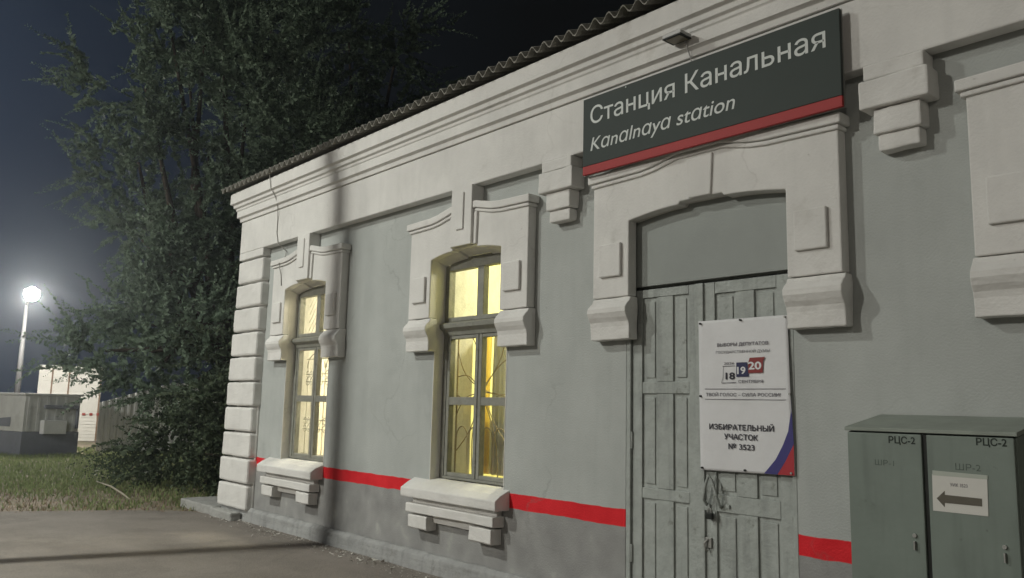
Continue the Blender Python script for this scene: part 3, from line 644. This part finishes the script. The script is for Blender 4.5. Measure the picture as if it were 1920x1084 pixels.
# ================================================================== GROUND
def sheet_mesh(name, pts, z, m, kind='structure'):
    mb = MB(); mb.bm.faces.new([mb.bm.verts.new((x, y, z)) for x, y in pts]); o = mb.build(name, m); 
    o['kind'] = kind; return o
EARTH = mat("earth", (.25, .205, .155), var=.3, vscale=1.2, bump=.8, bscale=6, stain=((.19, .19, .11), 1.0, .50, .8))
ASPH = mat("asphalt", (.215, .193, .17), var=.16, vscale=1.4, bump=.5, bscale=90, stain=((.165, .148, .13), .9, .55, .6))
def cracks(m, scale, depth):
    t = m.node_tree; b = t.nodes['Principled BSDF']; base = b.inputs['Base Color'].links[0].from_socket
    co = N(t, 'ShaderNodeTexCoord'); nz = N(t, 'ShaderNodeTexNoise'); nz.inputs['Scale'].default_value = 1.3; nz.inputs['Detail'].default_value = 5; t.links.new(co.outputs['Object'], nz.inputs['Vector'])
    ad = N(t, 'ShaderNodeMix', data_type='RGBA', blend_type='ADD'); ad.inputs[0].default_value = .9; t.links.new(co.outputs['Object'], ad.inputs[6]); t.links.new(nz.outputs['Color'], ad.inputs[7])
    vo = N(t, 'ShaderNodeTexVoronoi', feature='DISTANCE_TO_EDGE'); vo.inputs['Scale'].default_value = scale; t.links.new(ad.outputs[2], vo.inputs['Vector'])
    mr = N(t, 'ShaderNodeMapRange'); mr.inputs[1].default_value = 0; mr.inputs[2].default_value = .012; mr.inputs[3].default_value = depth; mr.inputs[4].default_value = 0; t.links.new(vo.outputs['Distance'], mr.inputs[0])
    sp = N(t, 'ShaderNodeTexNoise'); sp.inputs['Scale'].default_value = 110; sp.inputs['Detail'].default_value = 2; t.links.new(co.outputs['Object'], sp.inputs['Vector'])
    sr = N(t, 'ShaderNodeMapRange'); sr.inputs[1].default_value = .35; sr.inputs[2].default_value = .65; sr.inputs[3].default_value = .72; sr.inputs[4].default_value = 1.28; t.links.new(sp.outputs['Fac'], sr.inputs[0])
    mu = N(t, 'ShaderNodeMix', data_type='RGBA', blend_type='MULTIPLY'); mu.inputs[0].default_value = 1; t.links.new(base, mu.inputs[6]); t.links.new(sr.outputs[0], mu.inputs[7])
    mx = N(t, 'ShaderNodeMix', data_type='RGBA'); t.links.new(mr.outputs[0], mx.inputs[0]); t.links.new(mu.outputs[2], mx.inputs[6]); mx.inputs[7].default_value = (.07, .062, .052, 1)
    t.links.new(mx.outputs[2], b.inputs['Base Color'])
cracks(ASPH, .4, .12)
sheet_mesh("ground", [(-160, -160), (160, -160), (160, 160), (-160, 160)], GZ - .012, EARTH)
ed = [(12, -.03), (-11.4, -.03), (-12.5, -.30), (-12.70, -.52), (-13.1, -1.1), (-13.32, -1.6), (-13.6, -2.2), (-13.75, -2.6), (-14.1, -3.6), (-14.6, -6), (-15, -9), (-15.5, -30), (30, -30), (30, -.03)]
sheet_mesh("pavement", ed, GZ, ASPH)
# kerb-like concrete slab at the corner
mb = MB(); mb.box(-13.25, -11.98, -.20, .55, GZ - .05, .135); mb.box(-11.97, -11.22, -.245, -.09, GZ - .05, .13)
sl_ = mb.build("concrete_slab", CONCRETE, None, .02); lumpy(sl_, .03, 4); tag(sl_, "low grey concrete slab at the foot of the white corner blocks", "slab")
# loose grit and flakes along the wall foot
mb = MB()
for k in range(900):
    x_ = -11.9 + rng.random() ** .9 * 9; y_ = -.10 - abs(rng.normal(0, .16)); s_ = abs(rng.normal(.005, .005)) + .002
    v = [mb.bm.verts.new((x_ + rng.normal(0, s_), y_ + rng.normal(0, s_), GZ + .001 + abs(rng.normal(0, s_ * .7)))) for _ in range(4)]
    for q in ((0, 1, 2), (0, 2, 3), (0, 3, 1), (1, 3, 2)): mb.bm.faces.new([v[i] for i in q])
tag(mb.build("grit", mat("grit", (.55, .53, .48), var=.4, vscale=60)), None, None, None, 'stuff')
# ------- grass
def raw_mesh(name, verts, faces_n, m):           # verts (k, n, 3): k faces of n corners
    k = len(verts); me = bpy.data.meshes.new(name)
    me.vertices.add(k * faces_n); me.vertices.foreach_set('co', verts.reshape(-1).astype(np.float32))
    me.loops.add(k * faces_n); me.loops.foreach_set('vertex_index', np.arange(k * faces_n, dtype=np.int32))
    me.polygons.add(k); me.polygons.foreach_set('loop_start', np.arange(0, k * faces_n, faces_n, dtype=np.int32))
    me.update(calc_edges=True); me.materials.append(m); return me
def asphalt_edge(y): return np.interp(-y, [-9, .3, .52, 1.1, 1.6, 2.2, 2.6, 3.6, 6, 9], [-12.4, -12.5, -12.70, -13.1, -13.32, -13.6, -13.75, -14.1, -14.6, -15])
def grass(n, name, m, hmean, ymin, ymax, depth, thin):
    y = rng.uniform(ymin, ymax, n); x = asphalt_edge(y) - rng.random(n) ** 1.3 * depth - .02
    d_ = asphalt_edge(y) - x                                   # metres behind the asphalt edge: bare and trodden near it, turf farther off
    cl = rng.uniform(0, 1, (220, 2)) * np.array([depth, ymax - ymin]); cr = rng.uniform(.15, .6, 220)
    near = np.zeros(n, bool)
    for (cx_, cy_), c_r in zip(cl, cr): near |= (d_ - cx_) ** 2 + (y - ymin - cy_) ** 2 < c_r ** 2
    pr = np.clip((d_ - thin) / 3.0, .06, 1.0) + near * .35
    keep = rng.random(n) < pr; x, y = x[keep], y[keep]; n = len(x)
    h = np.abs(rng.normal(hmean, hmean * .4, n)) + .015; a = rng.uniform(0, 2 * PI, n); wd = .006 + .006 * rng.random(n)
    l = rng.normal(0, .5, (n, 2)) * h[:, None]
    v = np.zeros((n, 3, 3)); v[:, 0] = np.c_[x - wd * np.cos(a), y - wd * np.sin(a), np.full(n, GZ - .013)]; v[:, 1] = np.c_[x + wd * np.cos(a), y + wd * np.sin(a), np.full(n, GZ - .013)]
    v[:, 2] = np.c_[x + l[:, 0], y + l[:, 1], GZ + h]
    o = bpy.data.objects.new(name, raw_mesh(name, v, 3, m)); C.objects.link(o); o['kind'] = 'stuff'
grass(110000, "grass", BLADE, .05, -7, 9, 17, 1.2)
grass(9000, "dry_grass", DRY, .02, -7, 6, 6, -2.0)
# fallen leaves on the trodden earth
n = 2600; y = rng.uniform(-6, 4, n); x = asphalt_edge(y) + .25 - rng.random(n) ** 1.2 * 6; a = rng.uniform(0, 2 * PI, n); s_ = rng.uniform(.012, .035, n)
v = np.zeros((n, 4, 3)); 
for q in range(4): v[:, q] = np.c_[x + s_ * (1 if q % 2 == 0 else .55) * np.cos(a + q * PI / 2), y + s_ * (1 if q % 2 == 0 else .55) * np.sin(a + q * PI / 2), GZ + .006 + rng.uniform(0, .012, n)]
o = bpy.data.objects.new("leaf_litter", raw_mesh("leaf_litter", v, 4, leafmat("fallen_leaf", (.16, .11, .07), (.36, .27, .17)))); C.objects.link(o); o['kind'] = 'stuff'
# fallen stick
mb = MB(); mb.tube([(-14.0, -.72, .07), (-14.6, -.66, .10), (-15.5, -.58, .13), (-16.9, -.45, .10)], [.012, .016, .016, .010], 6)
tag(mb.build("stick", mat("dry_stick", (.35, .32, .25)), None, 0, True), "thin pale dry stick lying in the grass", "stick")

# ================================================================== TREES
def shoots(base, dirs, length, nleaf, leaf, curl):
    """long shoots set with small leaves in two rows: base (k,3), dirs (k,3)"""
    k = len(base); L = rng.uniform(.6, 1.25, k) * length
    t = (np.arange(nleaf) + .5) / nleaf
    d = dirs / np.linalg.norm(dirs, axis=1, keepdims=True)
    p = base[:, None, :] + d[:, None, :] * (L[:, None, None] * t[None, :, None])
    bend = rng.normal(0, .16, (k, 3)) + np.array([0, 0, -curl])
    p = p + bend[:, None, :] * (L[:, None, None] * (t ** 2)[None, :, None])
    tang = d[:, None, :] + 2 * bend[:, None, :] * t[None, :, None]; tang /= np.linalg.norm(tang, axis=2, keepdims=True)
    up = rng.normal(0, 1, (k, 1, 3)); side = np.cross(tang, up); side /= np.linalg.norm(side, axis=2, keepdims=True) + 1e-6
    sgn = np.where(np.arange(nleaf) % 2 == 0, 1, -1)[None, :, None]
    ax = side * sgn * .8 + tang * .75 + rng.normal(0, .35, p.shape); ax /= np.linalg.norm(ax, axis=2, keepdims=True)
    nv = np.cross(ax, tang + rng.normal(0, .5, p.shape)); nv /= np.linalg.norm(nv, axis=2, keepdims=True) + 1e-6
    sz = leaf * rng.uniform(.6, 1.3, (k, nleaf, 1)) * (1.25 - .85 * t)[None, :, None]
    q = np.stack([p, p + ax * sz * .55 + nv * sz * .28, p + ax * sz, p + ax * sz * .55 - nv * sz * .28], axis=2)
    return q.reshape(-1, 4, 3)
def tree(name, label, group, base, clumps, trunk_r, nshoot, length, nleaf, leaf, m, curl, upw):
    """clumps: (x, y, z, radius) of foliage; trunk forks to each"""
    root = thing(name, label, "tree" if name != 'shrub' else "shrub", base, group)
    mb = MB(); b = Vector(base); cen = Vector(np.mean([c[:3] for c in clumps], axis=0))
    fork = b + (cen - b) * .35; fork.z = b.z + (cen.z - b.z) * .45
    mb.tube([b - Vector((0, 0, .1)), b + (fork - b) * .5 + Vector((.06, .04, 0)), fork], [trunk_r, trunk_r * .8, trunk_r * .65], 10)
    for c in clumps:
        c3 = Vector(c[:3]); mid = (fork + c3) / 2 + Vector(rng.normal(0, .25, 3))
        mb.tube([fork, mid, c3], [trunk_r * .5, trunk_r * .28, trunk_r * .1], 6)
    under(mb.build("trunk", BARK, None, 0, True), root)
    w_ = np.array([c[3] ** 2 for c in clumps]); ns = (w_ / w_.sum() * nshoot).astype(int)
    allq = []
    for c, n in zip(clumps, ns):
        sub = max(6, n // 9)                         # twigs: several shoots share one origin, which leaves gaps between
        dv = rng.normal(0, 1, (sub, 3)); dv /= np.linalg.norm(dv, axis=1, keepdims=True)
        rad = c[3] * rng.uniform(.25, 1.0, (sub, 1)) ** .7
        org = np.array(c[:3]) + dv * rad * np.array([1, 1, .9])
        idx = rng.integers(0, sub, n)
        bs = org[idx] + rng.normal(0, .16 + .05 * c[3], (n, 3))
        dd = dv[idx] * .9 + rng.normal(0, .30, (n, 3)) + np.array([0, 0, upw])
        allq.append(shoots(bs, dd, length, nleaf, leaf, curl))
    me = raw_mesh("crown", np.concatenate(allq), 4, m); o = bpy.data.objects.new("crown", me); C.objects.link(o); under(o, root)
    return root
tree("elm_tree", "tall feathery tree rising beyond the left corner of the station", "trees behind the station", (-19.6, 3.4, 0),
     [(-19.3, 1.4, 9.3, 1.4), (-19.0, 1.9, 7.4, 1.7), (-19.2, 1.2, 5.6, 1.5), (-18.9, 2.6, 5.2, 1.9), (-19.0, 1.2, 3.8, 1.5), (-18.6, 2.6, 9.0, 1.9), (-18.8, 2.9, 3.4, 1.6), (-18.4, 3.8, 7.0, 2.0), (-19.2, 2.0, 11.4, 1.8), (-18.2, 4.4, 5.0, 1.8), (-18.4, -.1, 2.6, .8), (-18.3, .6, 3.2, 1.1), (-18.2, 1.0, 2.3, .9), (-19.5, .5, 8.8, 1.2), (-19.4, .9, 10.4, 1.2), (-19.5, .5, 7.0, 1.2), (-19.4, .7, 5.2, 1.2), (-19.3, .7, 3.7, 1.0), (-19.0, 1.6, 10.2, 1.6), (-17.7, .6, 2.6, .7), (-17.4, 1.1, 3.2, 1.0), (-17.2, 1.3, 2.0, .8)],
     .28, 1900, 1.15, 64, .125, LEAF, .10, .40)
tree("elm_tree", "second tall tree overhanging the station roof with sparse dangling sprays", "trees behind the station", (-22.6, 9.2, 0),
     [(-22.0, 4.8, 12.4, 2.2), (-21.2, 6.6, 12.8, 2.2), (-21.9, 5.2, 9.4, 2.2), (-21.0, 7.4, 10.6, 1.7), (-20.6, 8.0, 12.6, 1.4), (-21.4, 6.4, 8.2, 1.9), (-20.8, 7.6, 8.0, 1.5), (-22.4, 4.0, 14.2, 2.2), (-20.6, 8.6, 9.2, 1.0), (-21.6, 6.0, 11.2, 2.0), (-21.2, 7.0, 9.4, 1.5), (-20.4, 9.3, 8.6, .9), (-21.8, 5.4, 7.4, 1.6)],
     .32, 1350, 1.2, 64, .125, LEAF, .12, .30)
tree("shrub", "dark low shrub with drooping sprays beside the corner blocks", None, (-15.2, 1.6, 0),
     [(-14.6, 1.3, 1.0, 1.0), (-15.6, .7, .7, .8), (-15.4, 1.9, 1.9, 1.2), (-14.3, 2.1, 2.2, 1.2), (-16.8, .9, .6, .7), (-14.2, 1.4, .5, .8), (-13.9, 2.6, 3.4, 1.3), (-16.2, 2.4, 1.5, 1.0)],
     .07, 1100, .9, 54, .105, LEAF2, .50, .15)

# ================================================================== FAR LEFT: hut, shed, fence, lamp
KWALL = mat("hut_sheet_metal", (.50, .51, .50), rough=.55, var=.14, vscale=2, stain=((.36, .36, .35), 2.2, .56, .5))
KBASE = mat("hut_base_paint", (.16, .17, .20), rough=.55, var=.15, vscale=2)
kx, ky = -26.3, .05
K = thing("equipment_hut", "low flat roofed grey metal hut with a dark base standing on the grass", "hut", (kx, ky, GZ))
fa = Vector((-.08, 1, 0)).normalized(); fb = Vector((-1, -.32, 0)).normalized()      # front runs away to the right, side runs back to the left
def kp(a, b): return Vector((kx, ky, 0)) + fa * a + fb * b
def kbox(mb, a0, a1, b0, b1, z0, z1): mb.prism_z([tuple(kp(a0, b0).xy), tuple(kp(a1, b0).xy), tuple(kp(a1, b1).xy), tuple(kp(a0, b1).xy)], z0, z1)
def hut():
    mb = MB(); kbox(mb, 0, 1.44, 0, 2.4, .66, 1.66); 
    for k in range(6): kbox(mb, .08 + k * .235, .16 + k * .235, -.015, 0.001, .67, 1.64)
    under(mb.build("body", KWALL, None, .015), K)
    mb = MB(); kbox(mb, -.02, 1.46, -.02, 2.42, GZ - .05, .655); under(mb.build("base", KBASE, None, .01), K)
    mb = MB(); kbox(mb, -.05, 1.49, -.06, 2.46, 1.661, 1.72); under(mb.build("roof", KWALL, None, .01), K)
    mb = MB(); kbox(mb, .48, 1.38, -.10, -.016, 1.30, 1.40); kbox(mb, 1.33, 1.39, -.10, -.016, .75, 1.299); under(mb.build("dark_hood", KBASE, None, .01), K)
    mb = MB(); kbox(mb, .42, 1.02, -.22, -.016, .60, .98); under(mb.build("meter_box", mat("pale_box", (.62, .63, .63), var=.08), None, .015), K)
    mb = MB(); 
    a_, b_ = kp(-.012, .62), kp(-.012, 1.9)
    mb.quad((a_.x, a_.y, .78), (a_.x, a_.y, 1.05), (b_.x, b_.y, .95), (b_.x, b_.y, .80)); under(mb.build("dark_patch", KBASE, None), K)
hut()
# pale slatted shed behind it
SHEDW = mat("pale_siding", (.66, .65, .60), rough=.6, var=.05)
Sh = thing("siding_shed", "pale slatted shed wall brightly lit behind the grey hut", "shed", (-33, 2.8, GZ))
mb = MB(); p0, p1 = Vector((-34.8, 2.04)), Vector((-34.25, 4.08)); dr_ = (p1 - p0).normalized(); nr = Vector((dr_.y, -dr_.x)); L = (p1 - p0).length
if nr.x < 0: nr = -nr
def sp(a, off): q = p0 + dr_ * a + nr * off; return (q.x, q.y)
zt = lambda a: 2.84 - .10 * a / L
nb_ = 22
for k in range(nb_):
    z0 = GZ + k * 2.70 / nb_; 
    a = [sp(0, .03), sp(L, .03), sp(L, -2.0), sp(0, -2.0)]
    mb.prism_z([sp(0, .028), sp(L, .028), sp(L, -.05), sp(0, -.05)], z0 + .006, z0 + 2.70 / nb_ - .022)
mb.prism_z([sp(0.003, .0), sp(L - .003, .0), sp(L - .003, -2.0), sp(0.003, -2.0)], GZ - .05, 2.71)
under(mb.build("siding", SHEDW, None), Sh)
mb = MB(); mb.prism_z([sp(-.05, .08), sp(L + .05, .08), sp(L + .05, -2.1), sp(-.05, -2.1)], 2.712, 2.80); under(mb.build("roof", SHEDW, None, .01), Sh)
mb = MB()
for a in (.42, .98, 2.05): mb.prism_z([sp(a, .05), sp(a + .05, .05), sp(a + .05, .0281), sp(a, .0281)], GZ, 2.71)
under(mb.build("corner_trim", mat("brown_trim", (.20, .13, .08)), None), Sh)
# red-white tape strip
REDSTRIP = mat("red_strip", (.30, .06, .05))
for k in range(6):
    mb = MB()
    if k % 2 == 0: mb.prism_z([sp(1.55 + k * .12, .075), sp(1.66 + k * .12, .075), sp(1.66 + k * .12, .055), sp(1.55 + k * .12, .055)], .97, 1.06); under(mb.build("red_strip", REDSTRIP, None), Sh)
# corrugated fence
Fe = thing("corrugated_fence", "grey corrugated metal fence half hidden by the shrub and tree", "fence", (-26.8, 3, GZ))
q0, q1 = Vector((-27.15, 2.2)), Vector((-25.9, 8.0)); dq = (q1 - q0).normalized(); nq = Vector((dq.y, -dq.x)); mb = MB()
n_ = 200; LL = (q1 - q0).length; lo, hi = [], []
for i in range(n_ + 1):
    s_ = i / n_ * LL; o_ = .02 if (i // 3) % 2 else -.02; q = q0 + dq * s_ + nq * o_; h_ = min(2.15, 1.50 + s_ * .33)
    lo.append(mb.bm.verts.new((q.x, q.y, GZ - .05))); hi.append(mb.bm.verts.new((q.x, q.y, h_)))
for i in range(n_): mb.bm.faces.new((lo[i], lo[i + 1], hi[i + 1], hi[i]))
o = under(mb.build("sheet", mat("fence_sheet", (.52, .53, .52), rough=.5, var=.08), None), Fe); so = o.modifiers.new("thick", 'SOLIDIFY'); so.thickness = .003
for s_ in (.1, 2.0, 4.0, 5.8): q = q0 + dq * s_ - nq * .06; mb = MB(); mb.box(q.x - .03, q.x + .03, q.y - .03, q.y + .03, GZ - .05, min(2.1, 1.46 + s_ * .33)); under(mb.build("post", STEEL, None), Fe)
# street lamps: the lit one in view and the two along the platform that light the facade, then two added fill lamps
def street_lamp(label, x, y, h, energy, size, arm, globe, col=(1.0, .96, .88), tilt=0.0, omni=False, pm=None, group="station street lamps"):
    root = thing("street_lamp", label, "street lamp", (x, y, GZ), group)
    ax, ay = arm
    mb = MB(); mb.tube([(x, y, GZ - .05), (x, y, h * .5), (x, y, h - .15)], [.11, .085, .05], 12); under(mb.build("pole", pm or POLE, None, 0, True), root)
    mb = MB(); mb.tube([(x, y, h - .2), (x + ax * .4, y + ay * .4, h + .02), (x + ax, y + ay, h + .08)], .035, 8); under(mb.build("arm", POLE, None, 0, True), root)
    mb = MB(); mb.tube([(x + ax, y + ay, h + .16), (x + ax, y + ay, h + .10)], [globe * .7, globe * 1.1], 16); under(mb.build("lamp_head", POLE, None), root)
    mb = MB(); bmesh.ops.create_uvsphere(mb.bm, u_segments=32, v_segments=18, radius=globe, matrix=Matrix.Translation((x + ax, y + ay, h - .02)))
    under(mb.build("lamp_globe", emis("lamp_glow", col, energy / (PI * 4 * PI * globe ** 2) if omni else 30.0), None, 0, True), root)
    if omni: return root
    l = bpy.data.lights.new("lamp_bulb", 'POINT' if omni else 'AREA')
    if omni: l.shadow_soft_size = size
    else: l.shape = 'DISK'; l.size = 2 * size; l.spread = math.radians(158)
    l.energy = energy; l.color = col      # a flat lamp that shines downward
    lo = bpy.data.objects.new("lamp_bulb", l); C.objects.link(lo); lo.location = (x + ax, y + ay, h - .05 - globe - (size if omni else 0)); lo.rotation_euler = (tilt, 0, 0); under(lo, root)
    return root
street_lamp("lit street lamp on a tall pale pole beyond the grey hut", -30.6, .62, 4.78, LAMP_FAR, .12, (1.7, -.2), .21, omni=True, pm=mat("dull_pole", (.06, .06, .06), rough=.7, var=.1))
street_lamp("street lamp on the platform left of the station facade", -10.7, -8.5, 9.1, LAMP_LEFT, .16, (.0, .9), .20, (.985, 1.0, .92))
street_lamp("street lamp on the platform right of the station facade", 6.1, -8.9, 7.3, LAMP_RIGHT, .09, (.0, .9), .20, (1.0, .93, .80))
street_lamp("tall fill lamp added out of view, facing the left end of the station", -17, -34, 15, LAMP_FILL * 1.7, .8, (.0, 1.2), .45, (1.0, .97, .88), 1.0)
street_lamp("tall fill lamp added out of view, facing the right end of the station", 15, -38, 14, LAMP_FILL * .40, .8, (.0, 1.2), .45, (1.0, .92, .82), 1.0)
# bare concrete pole that throws the upright shadow over the facade
mb = MB(); mb.tube([(-9.97, -4.5, GZ - .05), (-9.97, -4.5, 7.1)], [.115, .085], 14); tag(mb.build("utility_pole", CONCRETE, None, 0, True), "bare concrete pole in front of the facade that throws the upright shadow", "pole")
mb = MB(); mb.tube([(-35.4, 1.47, GZ - .05), (-35.4, 1.50, 2.77)], .06, 8); tag(mb.build("fence_post", POLE, None), "short thin grey post standing beside the lit street lamp", "post")

# ================================================================== NIGHT HAZE
if HAZE:
    mb = MB(); mb.box(-165, 165, -165, 165, -1.0, 22); hz = mb.build("haze", None)
    m = bpy.data.materials.new("haze_air"); m.use_nodes = True; t = m.node_tree; t.nodes.clear()
    o = N(t, 'ShaderNodeOutputMaterial'); v = N(t, 'ShaderNodeVolumePrincipled'); v.inputs['Color'].default_value = (.85, .92, 1.0, 1); v.inputs['Density'].default_value = HAZE; v.inputs['Anisotropy'].default_value = .78
    t.links.new(v.outputs[0], o.inputs['Volume']); hz.data.materials.append(m); hz['kind'] = 'stuff'
